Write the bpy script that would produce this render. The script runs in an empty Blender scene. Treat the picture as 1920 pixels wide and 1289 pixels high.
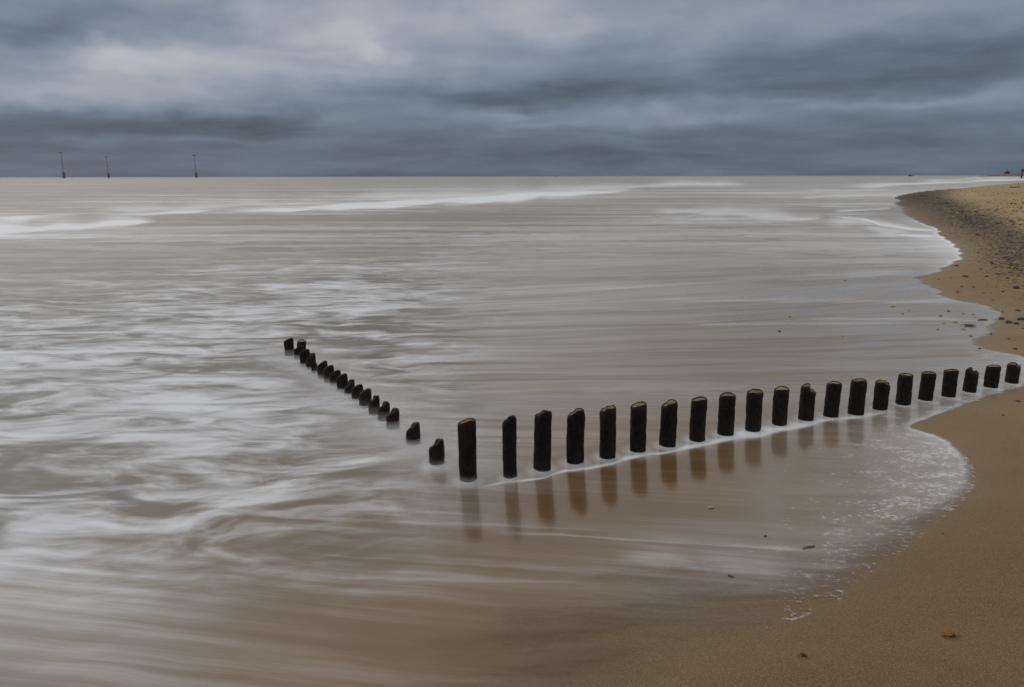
import bpy, bmesh, math, random
import numpy as np
from mathutils import Vector, Matrix
R = math.radians
S = bpy.context.scene
C = S.collection
random.seed(7); rng = np.random.default_rng(7)

# ------------------------------------------------------------------ camera
W, H, F = 1920.0, 1289.0, 1387.0
CAM = Vector((0, 0, 2.4))
PITCH = math.atan((644.5-331.0)/F)
ROLL = math.atan(-4.0/1920.0)
cd = bpy.data.cameras.new('camera'); cam = bpy.data.objects.new('camera', cd); C.objects.link(cam)
cd.sensor_width = 36; cd.lens = 36*F/W; cd.clip_start = 0.05; cd.clip_end = 60000
RM = Matrix.Rotation(R(90)-PITCH, 3, 'X') @ Matrix.Rotation(ROLL, 3, 'Z')
cam.matrix_world = Matrix.Translation(CAM) @ RM.to_4x4()
S.camera = cam
RMn = np.array(RM)

def ray(x, y):
    return (RM @ Vector(((x-W/2)/F, -(y-H/2)/F, -1))).normalized()
def at(x, y, z=0.0):                     # photo pixel -> point at height z
    d = ray(x, y); t = (z-CAM.z)/d.z
    return CAM + d*t
def project(P):                          # Nx3 world -> photo pixels
    q = (P-np.array(CAM)) @ RMn
    dz = np.where(-q[:, 2] > 0.05, -q[:, 2], 0.05)
    return q[:, 0]/dz*F+W/2, -q[:, 1]/dz*F+H/2, -q[:, 2]

# ------------------------------------------------------------------ node helpers
class NT:
    def __init__(s, tree): s.t = tree; s.n = tree.nodes; s.l = tree.links
    def new(s, kind, ins=None, **kw):
        n = s.n.new(kind)
        for k, v in kw.items(): setattr(n, k, v)
        for k, v in (ins or {}).items(): s.set(n, k, v)
        return n
    def set(s, n, k, v):
        sock = n.inputs[k]
        if isinstance(v, bpy.types.NodeSocket): s.l.new(v, sock)
        elif v is not None: sock.default_value = v
    def m(s, op, a, b=None, c=None, clamp=False):
        n = s.new('ShaderNodeMath', operation=op, use_clamp=clamp)
        for i, v in enumerate((a, b, c)): s.set(n, i, v)
        return n.outputs[0]
    def mix(s, f, a, b):
        n = s.new('ShaderNodeMix', data_type='RGBA', clamp_factor=True)
        s.set(n, 0, f)
        for i, v in ((6, a), (7, b)):
            s.set(n, i, v if isinstance(v, bpy.types.NodeSocket) else (*v[:3], 1))
        return n.outputs[2]
    def noise(s, vec, scale, detail=4, rough=.5, dist=0.0):
        n = s.new('ShaderNodeTexNoise', {'Vector': vec, 'Scale': scale, 'Detail': detail, 'Roughness': rough, 'Distortion': dist, 'Lacunarity': 2.17})
        return n.outputs['Fac']
    def ramp(s, v, a, b, lo=0.0, hi=1.0, smooth=True):
        n = s.new('ShaderNodeMapRange', {'Value': v, 'From Min': a, 'From Max': b, 'To Min': lo, 'To Max': hi},
                  interpolation_type='SMOOTHSTEP' if smooth else 'LINEAR', clamp=True)
        return n.outputs[0]
    def scale(s, vec, sc, loc=(0, 0, 0)):
        return s.new('ShaderNodeMapping', {'Vector': vec, 'Scale': sc, 'Location': (loc[0], loc[1], loc[2]+.37)}).outputs[0]
    def attr(s, name): return s.new('ShaderNodeAttribute', attribute_name=name).outputs['Fac']

def mat(name):
    m = bpy.data.materials.new(name); m.use_nodes = True
    m.node_tree.nodes.clear(); t = NT(m.node_tree)
    t.out = t.new('ShaderNodeOutputMaterial')
    return m, t
def principled(t, **k):
    ins = {a.replace('_', ' '): v for a, v in k.items()}
    b = t.new('ShaderNodeBsdfPrincipled')
    for a, v in ins.items():
        if a == 'Base Color' and isinstance(v, tuple): v = (*v[:3], 1)
        t.set(b, a, v)
    t.l.new(b.outputs[0], t.out.inputs[0])
    return b

# ------------------------------------------------------------------ world: overcast sky
SUN_EL, SUN_AZ = R(38), R(-35)           # behind thick cloud, ahead to the left
w = bpy.data.worlds.new('World'); S.world = w; w.use_nodes = True
w.node_tree.nodes.clear(); t = NT(w.node_tree)
wo = t.new('ShaderNodeOutputWorld')
sky = t.new('ShaderNodeTexSky', sky_type='NISHITA', sun_disc=False, sun_elevation=SUN_EL, sun_rotation=SUN_AZ)
g = t.new('ShaderNodeTexCoord').outputs['Generated']
sx = t.new('ShaderNodeSeparateXYZ', {0: g})
X, Y, Z = sx.outputs
hyp = t.m('SQRT', t.m('ADD', t.m('MULTIPLY', X, X), t.m('ADD', t.m('MULTIPLY', Y, Y), 1e-5)))
TE = t.m('MAXIMUM', t.m('DIVIDE', Z, hyp), 0.0)          # tan of elevation
AZ = t.m('ARCTAN2', X, Y)
# cloud deck seen in perspective
den = t.m('ADD', t.m('MAXIMUM', Z, 0.0), 0.035)
P = t.new('ShaderNodeCombineXYZ', {0: t.m('DIVIDE', X, den), 1: t.m('DIVIDE', Y, den), 2: 0.0}).outputs[0]
A = t.new('ShaderNodeCombineXYZ', {0: AZ, 1: TE, 2: 0.0}).outputs[0]
n1 = t.noise(t.scale(P, (.55, .42, 1), (3.1, 1.7, 0)), 1.0, 5, .5, .6)
n2 = t.noise(t.scale(A, (3.2, 15, 1), (1.3, .4, 0)), 1.0, 4, .5, .4)
wn = t.new('ShaderNodeTexNoise', {'Vector': t.scale(A, (9, 15, 1)), 'Scale': 1.0, 'Detail': 4, 'Roughness': .5})
wc = t.new('ShaderNodeSeparateXYZ', {0: wn.outputs['Color']})
azw = t.m('ADD', AZ, t.m('MULTIPLY', t.m('SUBTRACT', wc.outputs[0], .5), .26))
tew = t.m('ADD', TE, t.m('MULTIPLY', t.m('SUBTRACT', wc.outputs[1], .5), t.ramp(TE, 0, .2, .03, .10)))
# base brightness against elevation: dark slate at the horizon, paler up, bright overhead
v = t.m('ADD', t.ramp(TE, 0, .24, .136, .266, False), t.m('ADD', t.ramp(TE, .22, .5, 0, .26), t.ramp(TE, .5, 1.6, 0, .34)))
# (photo x, y, half width, half height, amount): the broad light and dark masses of the cloud deck
BLOBS = [(250, 130, 300, 62, .095), (80, 175, 200, 36, .07), (620, 60, 260, 70, .11), (700, 100, 170, 40, .05), (520, 145, 300, 44, .05),
         (60, 50, 200, 26, -.10), (340, 38, 110, 20, -.06), (120, 224, 300, 26, -.07), (430, 226, 260, 24, -.06), (900, 172, 360, 24, -.065),
         (1500, 115, 460, 44, -.036), (1880, 90, 140, 50, -.03), (1200, 40, 300, 50, .05), (985, 22, 130, 50, .10), (1650, 20, 260, 34, .05),
         (1050, 222, 330, 18, .06), (1760, 196, 260, 18, .045), (860, 80, 150, 26, -.045), (1450, 160, 460, 16, -.012), (960, 280, 900, 12, -.02), (700, 318, 800, 10, .012),
         (262, 108, 70, 28, .10), (380, 122, 120, 20, .05), (55, 168, 80, 18, .06), (300, 150, 110, 14, .04), (720, 92, 62, 13, .08), (615, 62, 60, 14, .05),
         (600, 112, 70, 9, -.05), (500, 78, 90, 10, -.04), (160, 140, 80, 9, -.05), (640, 226, 60, 7, .045), (1005, 214, 60, 8, .06), (1070, 236, 90, 6, .05), (1235, 210, 60, 8, .07), (1310, 226, 60, 8, .06),
         (1450, 191, 90, 6, .05), (1610, 196, 80, 7, .06), (1790, 186, 110, 9, .035), (400, 257, 150, 5, .04), (120, 262, 90, 5, .03), (750, 50, 380, 80, .04), (350, 180, 200, 20, .04)]
for bx_, by_, hw, hh, am in BLOBS:
    d0 = ray(bx_, by_); a0 = math.atan2(d0.x, d0.y); e0 = d0.z/math.hypot(d0.x, d0.y)
    rx = hw/F*.92; ry = hh/F
    dx = t.m('DIVIDE', t.m('SUBTRACT', azw, a0), rx); dy = t.m('DIVIDE', t.m('SUBTRACT', tew, e0), ry)
    q = t.m('ADD', t.m('MULTIPLY', dx, dx), t.m('MULTIPLY', dy, dy))
    v = t.m('ADD', v, t.m('MULTIPLY', t.m('EXPONENT', t.m('MULTIPLY', q, -.9)), am))
n3 = t.noise(t.scale(A, (9, 60, 1), (4.3, 2.4, 0)), 1.0, 4, .5, .3)
v = t.m('ADD', v, t.m('MULTIPLY', t.m('SUBTRACT', n1, .5), t.ramp(TE, .02, .3, .02, .07)))
v = t.m('ADD', v, t.m('MULTIPLY', t.m('SUBTRACT', n2, .5), .07))
v = t.m('ADD', v, t.m('MULTIPLY', t.m('SUBTRACT', n3, .5), t.ramp(TE, .1, .2, .12, .05)))
n4 = t.noise(t.scale(A, (8, 19, 1), (7.7, 5.1, 0)), 1.0, 5, .5, .5)
v = t.m('ADD', v, t.m('MULTIPLY', t.m('SUBTRACT', n4, .5), t.ramp(TE, .05, .2, .03, .12)))
v = t.m('MAXIMUM', v, .095)
# dark cloud is slate blue, bright cloud nearly neutral
tint = t.mix(t.ramp(v, .13, .52), (.76, .985, 1.30), (.955, .995, 1.09))
tint = t.mix(t.ramp(TE, .21, .42), tint, (1.05, .99, .92))
mul = t.new('ShaderNodeVectorMath', {0: tint}, operation='SCALE'); t.set(mul, 3, t.m('MULTIPLY', v, 10.0))
col = t.mix(.985, sky.outputs[0], mul.outputs[0])
bg = t.new('ShaderNodeBackground', {'Color': col, 'Strength': .1})
t.l.new(bg.outputs[0], wo.inputs[0])

sd_ = bpy.data.lights.new('sun', 'SUN'); sd_.energy = .5; sd_.angle = R(40); sd_.color = (1, .96, .9)
sun = bpy.data.objects.new('sun', sd_); C.objects.link(sun)
sun.rotation_euler = Vector((math.sin(SUN_AZ)*math.cos(SUN_EL), math.cos(SUN_AZ)*math.cos(SUN_EL), math.sin(SUN_EL))).to_track_quat('Z', 'Y').to_euler()
S.view_settings.view_transform = 'Standard'; S.view_settings.look = 'None'
S.view_settings.exposure = 0; S.view_settings.gamma = 1
S.cycles.transparent_max_bounces = 24; S.cycles.max_bounces = 6
S.cycles.use_adaptive_sampling = True; S.cycles.use_denoising = True

# ------------------------------------------------------------------ coast and authored fields
def world_pts(px): return np.array([list(at(x, y))[:2] for x, y in px])
def chaikin(p, n=2):
    for _ in range(n):
        a = p[:-1]*.75+p[1:]*.25; b = p[:-1]*.25+p[1:]*.75
        q = np.empty((len(a)*2, 2)); q[0::2] = a; q[1::2] = b
        p = np.vstack([p[:1], q, p[-1:]])
    return p
COAST_PX = [(2900,346),(2300,347),(2050,348),(1920,349.8),(1800,354),(1740,358),(1700,364),(1672,371.5),(1700,377),(1678,382),(1702,388),(1700,398),(1712,408),
 (1735,420),(1768,432),(1757,437),(1780,449),(1797,462),(1810,482),(1795,492),(1765,508),(1748,516),(1721,524),(1745,535),(1770,548),(1783,561),
 (1830,570),(1868,577),(1880,590),(1872,605),(1865,622),(1840,635),(1832,645),(1850,655),(1890,662),(1920,668),(1955,685),(1950,710),(1920,727),
 (1880,737),(1840,750),(1790,768),(1740,787),(1702,801),(1735,809),(1775,823),(1802,845),(1822,870),(1830,900),(1815,930),(1780,960),(1730,1000),
 (1690,1035),(1640,1068),(1600,1100),(1560,1135),(1480,1165),(1380,1195),(1300,1235),(1240,1289),(1150,1400),(1000,1600),(700,2000)]
coast = chaikin(world_pts(COAST_PX), 2)
land = np.vstack([coast, [[-.6, .2], [-1.5, -3], [-6, -40], [400, -40], [400, coast[0][1]]]])
def seg_dist(P, poly):
    d = np.full(len(P), 1e9)
    for a, b in zip(poly[:-1], poly[1:]):
        ab = b-a; L = ab@ab+1e-12
        tt = np.clip(((P-a)@ab)/L, 0, 1)
        d = np.minimum(d, ((P-a-tt[:, None]*ab)**2).sum(1))
    return np.sqrt(d)
def inside(P, poly):
    r = np.zeros(len(P), bool); n = len(poly); x, y = P[:, 0], P[:, 1]
    for i in range(n):
        x1, y1 = poly[i]; x2, y2 = poly[(i+1) % n]
        if y1 == y2: continue
        c = ((y1 > y) != (y2 > y)) & (x < (x2-x1)*(y-y1)/(y2-y1)+x1)
        r ^= c
    return r
def shore(P):                             # metres, + in the water, - on land
    d = seg_dist(P, land)
    return np.where(inside(P, land), -d, d)
def land_z(P, sd):
    s = np.maximum(-sd, 0); D = np.hypot(P[:, 0], P[:, 1])
    far = np.clip((D-9)/14, 0, 1)
    flat = 2.3
    z = np.minimum(s, flat)*.035 + np.maximum(s-flat, 0)*(.035+.125*far)
    cap = .9+1.25*np.clip((D-28)/85, 0, 1)
    z = cap*(1-np.exp(-z/cap*1.15))
    z = z+.03*np.sin(P[:, 0]*.9+P[:, 1]*.35)*np.sin(P[:, 1]*.55-1)*np.clip(s/6, 0, 1)
    return np.where(sd > 0, -np.minimum(sd*.03, .6)-.004, z)
def smooth(x, a, b):
    u = np.clip((x-a)/(b-a), 0, 1); return u*u*(3-2*u)
def rbf(px, py, pts, sx=150., sy=None, k=0):  # smooth interpolation between control points; the reach in y shrinks with distance
    px = np.clip(px, -200, 2100); yy = np.log(np.clip(py-318, 6, 1400)); num = np.zeros(len(px)); den = np.full(len(px), 1e-9)
    for p in pts:
        q = ((px-p[0])/sx)**2+((yy-math.log(max(p[1]-318, 6)))/.17)**2
        wgt = np.exp(-np.minimum(q, 60)*.7)+2e-3/(1+q)
        num += wgt*p[2+k]; den += wgt
    return num/den

def polar_grid(py_rows, nth_in, half):
    """rings round the camera foot, dense where the place is seen, closed all round"""
    rad = []
    for y in py_rows:
        a = PITCH+math.atan((y-H/2)/F); rad.append(CAM.z/math.tan(a))
    rad = np.array(sorted(rad))
    return rad

def grid_mesh(name, rad, th, zf, keep=None, attrs=None, material=None):
    T, Rr = np.meshgrid(th, rad)
    xy = np.stack([np.sin(T).ravel()*Rr.ravel(), np.cos(T).ravel()*Rr.ravel()], 1)
    nr, nt = len(rad), len(th)
    P3 = np.column_stack([xy, np.zeros(len(xy))])
    px, py, dz = project(P3)
    sd = shore(xy)
    z, at_ = zf(xy, px, py, sd, Rr.ravel())
    P3[:, 2] = z
    i = np.arange(nr*nt).reshape(nr, nt)
    q = np.stack([i[:-1, :-1], i[1:, :-1], i[1:, 1:], i[:-1, 1:]], -1).reshape(-1, 4)[:, ::-1]
    if keep is not None:
        kv = keep(xy, sd, Rr.ravel()); q = q[kv[q].any(1)]
        used = np.zeros(len(P3), bool); used[q.ravel()] = True
        idx = np.cumsum(used)-1; q = idx[q]; P3 = P3[used]; at_ = {k: v[used] for k, v in at_.items()}
    q = q[:, ::-1] if False else q
    me = bpy.data.meshes.new(name)
    me.vertices.add(len(P3)); me.vertices.foreach_set('co', P3.astype(np.float32).ravel())
    me.loops.add(q.size); me.loops.foreach_set('vertex_index', q.astype(np.int32).ravel())
    me.polygons.add(len(q)); me.polygons.foreach_set('loop_start', np.arange(0, q.size, 4, dtype=np.int32))
    me.polygons.foreach_set('use_smooth', np.ones(len(q), bool))
    me.update(calc_edges=True)
    for k, v_ in at_.items():
        a = me.attributes.new(k, 'FLOAT', 'POINT'); a.data.foreach_set('value', v_.astype(np.float32))
    o = bpy.data.objects.new(name, me); C.objects.link(o); me.materials.append(material)
    return o

# posts of the groyne as read off the photo: (x left, x right at the base, y base, y top, drop left, drop front, tone, style)
RIGHT = [
 (861.7,894.7,905,789,.030,.004,1,'slant'), (943.4,969,898,782.8,.050,.000,0,'bulge'), (1000.5,1033.5,885,774,.045,-.01,0,'bulge'),
 (1062,1094,871.5,769.7,.055,.000,1,'bulge'), (1123,1154.5,861.5,763,.045,.010,1,'bulge'), (1179.6,1211,849,757,.030,.018,2,'slant'),
 (1236,1267.4,839.4,752.8,.055,.012,2,'bulge'), (1291.5,1322.4,829,747,.022,.020,2,'slant'), (1345.3,1375.4,818,739.5,.018,.020,2,'flat'),
 (1396,1426.7,810,733,.020,.026,2,'flat'), (1446.4,1476,798.6,727.8,.020,.024,3,'flat'), (1495.7,1524.8,789.5,722.3,.030,.020,1,'broken'),
 (1542.6,1572.2,783,718,.028,.012,3,'flat'), (1589,1619.2,779,712,.022,.016,1,'slant'), (1634.8,1663.8,769.4,713.9,.020,.030,1,'jag'),
 (1678,1707.6,760,703,.012,.012,3,'flat'), (1721,1749.5,751.7,699,.014,.018,1,'flat'), (1764,1791.7,745,694,.018,.016,1,'slant'),
 (1804.4,1831.4,736,691,.02,.030,0,'hook'), (1843.5,1871.4,727.5,686,.018,.014,3,'slant'), (1883,1910.5,719,682,.010,.024,1,'hookr')]
LEFT = [
 (805,833.5,868,827.5,.055,0,0,'knob'), (761.8,788.3,831,795.5,.055,0,0,'knob'), (724.9,749,802,769,.055,0,0,'knob'),
 (709,731.4,786,756,.06,0,0,'knob'), (691.8,713,774.7,744,.07,0,0,'knob'), (673.8,698,761,732,.07,0,0,'round'),
 (659.7,682,749,723.6,.06,0,0,'round'), (646,666.8,740,714.7,.07,0,0,'knob'), (631.9,653.8,732,703.4,.06,0,0,'round'),
 (618.4,640,721,696.5,.06,0,0,'round'), (607,627.7,714,687.3,.06,0,0,'round'), (595.6,616,706,679.3,.08,0,0,'round'),
 (584,595.5,697,683,.02,0,0,'round'), (574,593.4,690,664.7,.07,0,0,'knob'), (563.4,583,684,657.4,.05,0,0,'round'),
 (552,571,671,651,.06,0,0,'round'), (555.5,573,664,638.5,.02,.03,3,'flat'), (533.7,552.4,663,636.3,.05,0,0,'round')]
def post_geo(p):
    xl, xr, yb, yt = p[:4]; xc = (xl+xr)/2; r = .07
    for _ in range(3):
        g0 = at(xc, yb); D = math.hypot(g0.x, g0.y)
        yb2 = yb-F*CAM.z*r/D**2*.9
        g0 = at(xc, yb2)
        depth = (g0-CAM).dot(ray(W/2, H/2)); stretch = 1/math.cos(math.atan((xc-W/2)/F))
        r = (xr-xl)/2*depth/F/stretch
    # height from the top pixel: same horizontal distance
    lo, hi = .02, 1.0
    for _ in range(40):
        m = (lo+hi)/2; q = project(np.array([[g0.x, g0.y, m]]))[1][0]
        if q > yt: lo = m
        else: hi = m
    return g0, r, lo
RG = [post_geo(p) for p in RIGHT]; LG = [post_geo((p[0], p[1], p[2]+5)+p[3:]) for p in LEFT]

# control points over the water: (x, y, foam, brown)
CTRL = [(0,342,.10,.1),(500,342,.08,.1),(1000,342,.10,.1),(1450,342,.22,0),(1750,336,.25,.1),
 (60,365,.12,.15),(400,375,.38,.15),(800,362,.36,.1),(1200,362,.3,.05),(1500,360,.45,0),(1660,352,.42,0),(250,352,.08,.15),(700,350,.12,.15),(600,384,.42,.1),(1000,362,.5,.05),
 (350,410,.10,.2),(600,412,.08,.25),(900,398,.08,.25),(1180,395,.12,.1),(1665,400,.0,-.4),(1635,409,.02,-.4),(1320,402,.5,0),(1500,400,.5,0),(1600,408,.28,0),(1550,385,.35,0),(1350,380,.18,.15),
 (60,440,.3,.1),(60,480,.06,.05),(250,505,.06,.1),(420,470,.15,.15),(500,495,.42,.1),(700,455,.12,.15),(820,500,.36,.15),(1000,465,.36,.1),(1250,455,.22,-.2),(1500,455,.24,-.2),(1650,450,.3,0),(1770,470,.55,0),(1740,500,.45,0),
 (0,540,.32,.1),(180,530,.15,.1),(300,575,.42,.1),(600,560,.46,.05),(900,560,.46,.0),(1150,540,.26,.0),(1400,520,.2,.0),(1650,540,.24,.1),(1680,510,.3,.1),
 (0,620,.52,.05),(300,640,.55,.05),(500,600,.46,.1),(700,620,.5,.2),(850,655,.3,.5),(1000,620,.34,.22),(1200,620,.14,.4),(1500,600,.14,.38),(1750,620,.14,.4),(1850,610,.2,.5),
 (0,700,.62,0),(250,700,.6,0),(500,700,.62,.1),(720,720,.4,.45),(880,745,.32,.55),(1050,700,.16,.6),(1400,690,.12,.62),(1750,665,.26,.4),(1850,672,.4,.4),
 (0,820,.58,0),(300,800,.58,.1),(550,790,.56,.15),(700,840,.5,.35),(850,810,.25,.75),(1050,800,.1,.8),(1300,745,.12,.7),(1600,700,.1,.7),
 (0,920,.54,.1),(300,900,.5,.25),(600,900,.45,.4),(790,930,.36,.65),(1000,980,-.06,1.2),(1300,900,-.07,1.1),(1500,880,-.03,1),(1700,850,.12,.8),
 (0,1040,.58,.1),(250,1050,.48,.35),(500,1030,.26,.75),(800,1060,.06,1.1),(1100,1030,.05,1.1),(1290,1060,.30,.6),(1500,1050,.12,.9),
 (0,1180,.34,.5),(200,1150,.34,.6),(500,1130,.08,1),(900,1140,.04,1.1),(1300,1150,.08,1),(1500,1150,.08,1),
 (0,1280,.14,.8),(400,1260,.03,1.05),(800,1280,.0,1),(1200,1280,.0,1)]
# foam lines: (points, half height px, strength)
LINES = [([(-60,421),(0,419),(100,410),(200,405),(330,400),(420,396)],[5,5,4,3,2.5,1.5],.75),
 ([(-60,434),(0,431),(80,429),(150,425),(220,420),(300,417)],[8,8,7,7,5,3],.95),
 ([(380,400),(450,397),(560,394),(700,388),(800,384),(900,379),(960,374),(1080,362),(1220,354)],[2.5,2.6,3,4,5,6,6.5,6,4],.95),
 ([(700,383),(820,378),(930,371),(1060,362),(1130,358)],[9,10,11,11,8],.6),
 ([(560,380),(900,364),(1250,349),(1450,347)],[8,7,5,3.5],.55),
 ([(150,394),(420,389),(660,384)],[8,7,7],.5),
 ([(1200,398),(1300,396),(1400,400),(1480,408),(1560,410)],[6,8,10,9,6],.55),
 ([(1560,352),(1640,350),(1720,346),(1800,341.5),(1860,338),(2000,336)],[3,3.5,3.5,2.6,2.4,2.4],.7),
 ([(1500,360),(1600,358),(1680,357)],[3,3,3],.5),
 ([(1700,338),(1780,338.5),(1860,332),(2050,331.5)],[1.6,2,1.5,1.5],.6),
 ([(1480,372),(1560,368),(1640,365),(1690,361)],[3,3,3,2.5],.5),
 ([(1560,397),(1630,393),(1672,391)],[1.5,2.5,2],.7),
 ([(1550,406),(1620,412),(1650,423),(1710,431),(1768,435)],[2,2.5,3,3,2],.8),
 ([(1540,417),(1620,423),(1650,434),(1710,443),(1768,446)],[9,9,9,8,5],.45),
 ([(1540,389),(1620,392),(1670,390)],[2,2,1.2],.4),
 ([(1000,545),(1300,532),(1560,517),(1700,510),(1748,506)],[2,3,4,5,4],.3),
 ([(1450,527),(1620,519),(1700,514),(1745,517)],[2,2,3,3],.3),
 ([(1200,566),(1560,564),(1700,566),(1780,567),(1835,571),(1872,578)],[2,3,4,5,3,2],.35),
 ([(1480,598),(1640,599),(1760,600),(1830,602),(1858,601)],[1.5,2,2,2.5,2.5],.4),
 ([(1240,608),(1500,608),(1700,607),(1800,606)],[1.5,1.5,1.5,1.5],.32),
 ([(1060,737),(1160,731),(1300,729),(1420,727)],[4,5,5,4],.16),
 ([(845,915),(880,918),(905,914),(945,906),(985,902),(1020,897),(1040,889),(1060,883),(1110,877),(1150,869),(1170,861),(1215,852),(1240,850),(1275,842),(1330,832),(1380,822),(1430,814),(1480,804),(1540,792),(1620,781),(1720,762)],
   [2.2,3.2,3.2,2.8,2.6,3.0,3,2.8,2.5,3,2.8,3,3.6,5,5.5,6.5,7,7,5.5,3.5,2],.75),
 ([(1340,812),(1420,806),(1500,797),(1560,789)],[5,6,6,4],.35),
 ([(900,998),(1050,1003),(1250,1018),(1400,1026),(1500,1032),(1525,1031)],[2,2.5,2.5,2,2,3],.35),
 ([(1150,1052),(1230,1056),(1330,1064),(1420,1068),(1500,1074)],[10,16,15,9,4],.26),
 ([(560,1040),(800,1050),(1050,1072),(1250,1082)],[4,5,4,3],.16),
 ([(300,960),(600,972),(900,985),(1150,996)],[4,5,3,2],.16),
 ([(600,1080),(850,1090),(1100,1092)],[4,4,4],.14),
 ([(-50,1075),(80,1062),(200,1050),(330,1062)],[22,26,20,12],.2),
 ([(60,870),(140,900),(200,930),(100,960)],[8,8,6,5],.0)]
EDGEF = [(1700,362,.3),(1700,390,.15),(1735,420,.5),(1775,445,.95),(1805,480,1.),(1770,505,.8),(1725,523,.25),(1770,552,.25),(1850,573,.55),(1878,600,.15),(1840,640,.15),(1890,662,.7),(1940,690,.5),(1900,730,.15),
         (1800,765,.25),(1705,800,.3),(1760,815,.6),(1815,860,.5),(1828,905,.2),(1750,985,.05),(1600,1100,.0),(1300,1235,0),(1920,351,.5)]
EDGEW = [(1700,362,.12),(1700,398,.5),(1740,420,.10),(1800,480,.12),(1722,524,.16),(1783,561,.10),(1868,577,.05),(1875,600,.12),(1835,645,.12),(1900,663,.04),(1930,720,.05),(1790,768,.04),(1702,801,.04),(1775,823,.03),(1828,885,.04),
         (1790,955,.14),(1700,1030,.25),(1600,1100,.32),(1450,1175,.5),(1300,1235,.8),(1240,1289,.9),(900,1500,1.)]
SPECK = [(1500,600,0),(1800,540,.1),(1660,575,.35),(1830,600,.35),(1780,640,.35),(1860,665,.75),(1700,640,.1),(1720,690,.05),(1300,800,0),(1600,800,.55),(1680,790,.6),(1560,830,.15),(1740,830,.85),(1690,850,.65),(1790,880,.8),(1660,900,.55),
         (1740,930,.8),(1640,960,.8),(1560,940,.6),(1680,1000,.6),(1560,990,.55),(1600,1050,.62),(1500,1030,.5),(1450,900,.1),(1500,960,.3),(1420,1070,.35),(1560,1110,.75),(1470,1105,.75),(1480,1125,.7),(1530,1112,.9),(1350,1110,.15),(1200,1150,.05),
         (1380,1180,.12),(1380,1230,.15),(1250,1250,.12),(1000,1200,0),(1000,900,0),(600,800,0),(300,1200,0),(1500,460,0)]
def lines(px, py, weak):
    f = np.zeros(len(px))
    for li, (pts, wd, am) in enumerate(LINES):
        if (am < .5) != weak: continue
        xs = [p[0] for p in pts]; ys = [p[1] for p in pts]
        yc = np.interp(px, xs, ys); hw = np.interp(px, xs, wd)
        yc = yc+hw*(.15*np.sin(px/31+li*1.7)+.12*np.sin(px/13.7+li*2.9)+.3*np.sin(px/97+li)); hw = hw*(1+.3*np.sin(px/43+li*2.1)+.2*np.sin(px/17.3+li))
        e = smooth(px, xs[0]-5, xs[0]+.18*(xs[-1]-xs[0])) * (1-smooth(px, xs[-1]-.12*(xs[-1]-xs[0]), xs[-1]+5))
        dy = (py-yc)/hw
        f = np.maximum(f, am*e*np.where(dy > 0, np.exp(-(dy*1.3)**2), .6*np.exp(-(dy*.85)**2)+.4*np.exp(-(dy*.36)**2)))
    return f
def collars(xy):
    f = np.zeros(len(xy))
    for (g0, r, h), side in [(q, 0) for q in RG]+[(q, 1) for q in LG]:
        dx = xy[:, 0]-g0.x; dy = xy[:, 1]-g0.y+.05
        rr = r*(1.35 if side == 0 else 1.9); n = np.exp(-((dx/rr/1.3)**2+(dy/rr/1.5)**2))
        f = np.maximum(f, n*(.62 if side == 0 else .7))
    return f

def water_fn(xy, px, py, sd, r):
    # low ridges where the waves break
    z = np.zeros(len(xy))
    for pts, hgt, wd in (([(-200,425),(0,419),(200,409),(300,410)], .28, 4.5), ([(330,396),(560,392),(800,382),(960,372),(1100,361)], .22, 4.)):
        yc = np.interp(px, [p[0] for p in pts], [p[1] for p in pts])
        e = smooth(px, pts[0][0], pts[0][0]+120)*(1-smooth(px, pts[-1][0]-150, pts[-1][0]))
        z += hgt*e*np.exp(-((py-yc+2)/wd)**2)*(r > 5)*(r < 200)
    far_ = smooth(r, 11, 17)*(1-smooth(r, 90, 140)); wy = xy[:, 1]
    sd = sd+far_*.05*(np.sin(wy*4.1)+.7*np.sin(wy*7.3+1)+.5*np.sin(wy*2.3+2)+.4*np.sin(wy*13.1))
    foam = .78*rbf(px, py, CTRL, 150, k=0); brown = rbf(px, py, CTRL, 150, k=1)
    ew = rbf(px, py, EDGEW, 70); ef = rbf(px, py, EDGEF, 45)*(r < 300); sp = rbf(px, py, SPECK, 55)
    wf = .0045*r*(1+.9*(r < 9))
    line = lines(px, py, False); foam = foam+.75*lines(px, py, True)
    line = np.maximum(line, ef*(.75*np.exp(-(np.maximum(sd, 0)/wf)**2)+.62*np.exp(-np.maximum(sd, 0)/(wf*20))))
    line = np.maximum(line, collars(xy))
    edge = np.clip(sd/ew, -1.5, 2.5)
    film = smooth(px-(py-950)*.5, 560, 960)*smooth(py, 690, 800)*(1-.75*smooth(py, 1000, 1240))
    film = np.maximum(film, smooth(px, 1150, 1500)*.5*(py > 500))
    swirl = 1-smooth(px+(py-700)*.25, 650, 1050)
    swirl *= 1-smooth(py, 960, 1200)*.8
    return z, dict(foam=foam, brown=brown, edge=edge, line=line, speck=sp, film=film, swirl=np.clip(swirl, 0, 1), dist=r)

def rings(y0, y1, n, near, far):
    a = [CAM.z/math.tan(PITCH+math.atan((y-H/2)/F)) for y in np.linspace(y1, y0, n)]
    return np.array(list(near)+a+list(far))
def azimuths(step_deg, lo=-37, hi=37):
    a = list(np.arange(-180, lo, 4.0))+list(np.arange(lo, hi, step_deg))+list(np.arange(hi, 181, 4.0))
    a[-1] = 180.0
    return np.radians(np.array(a))

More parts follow.
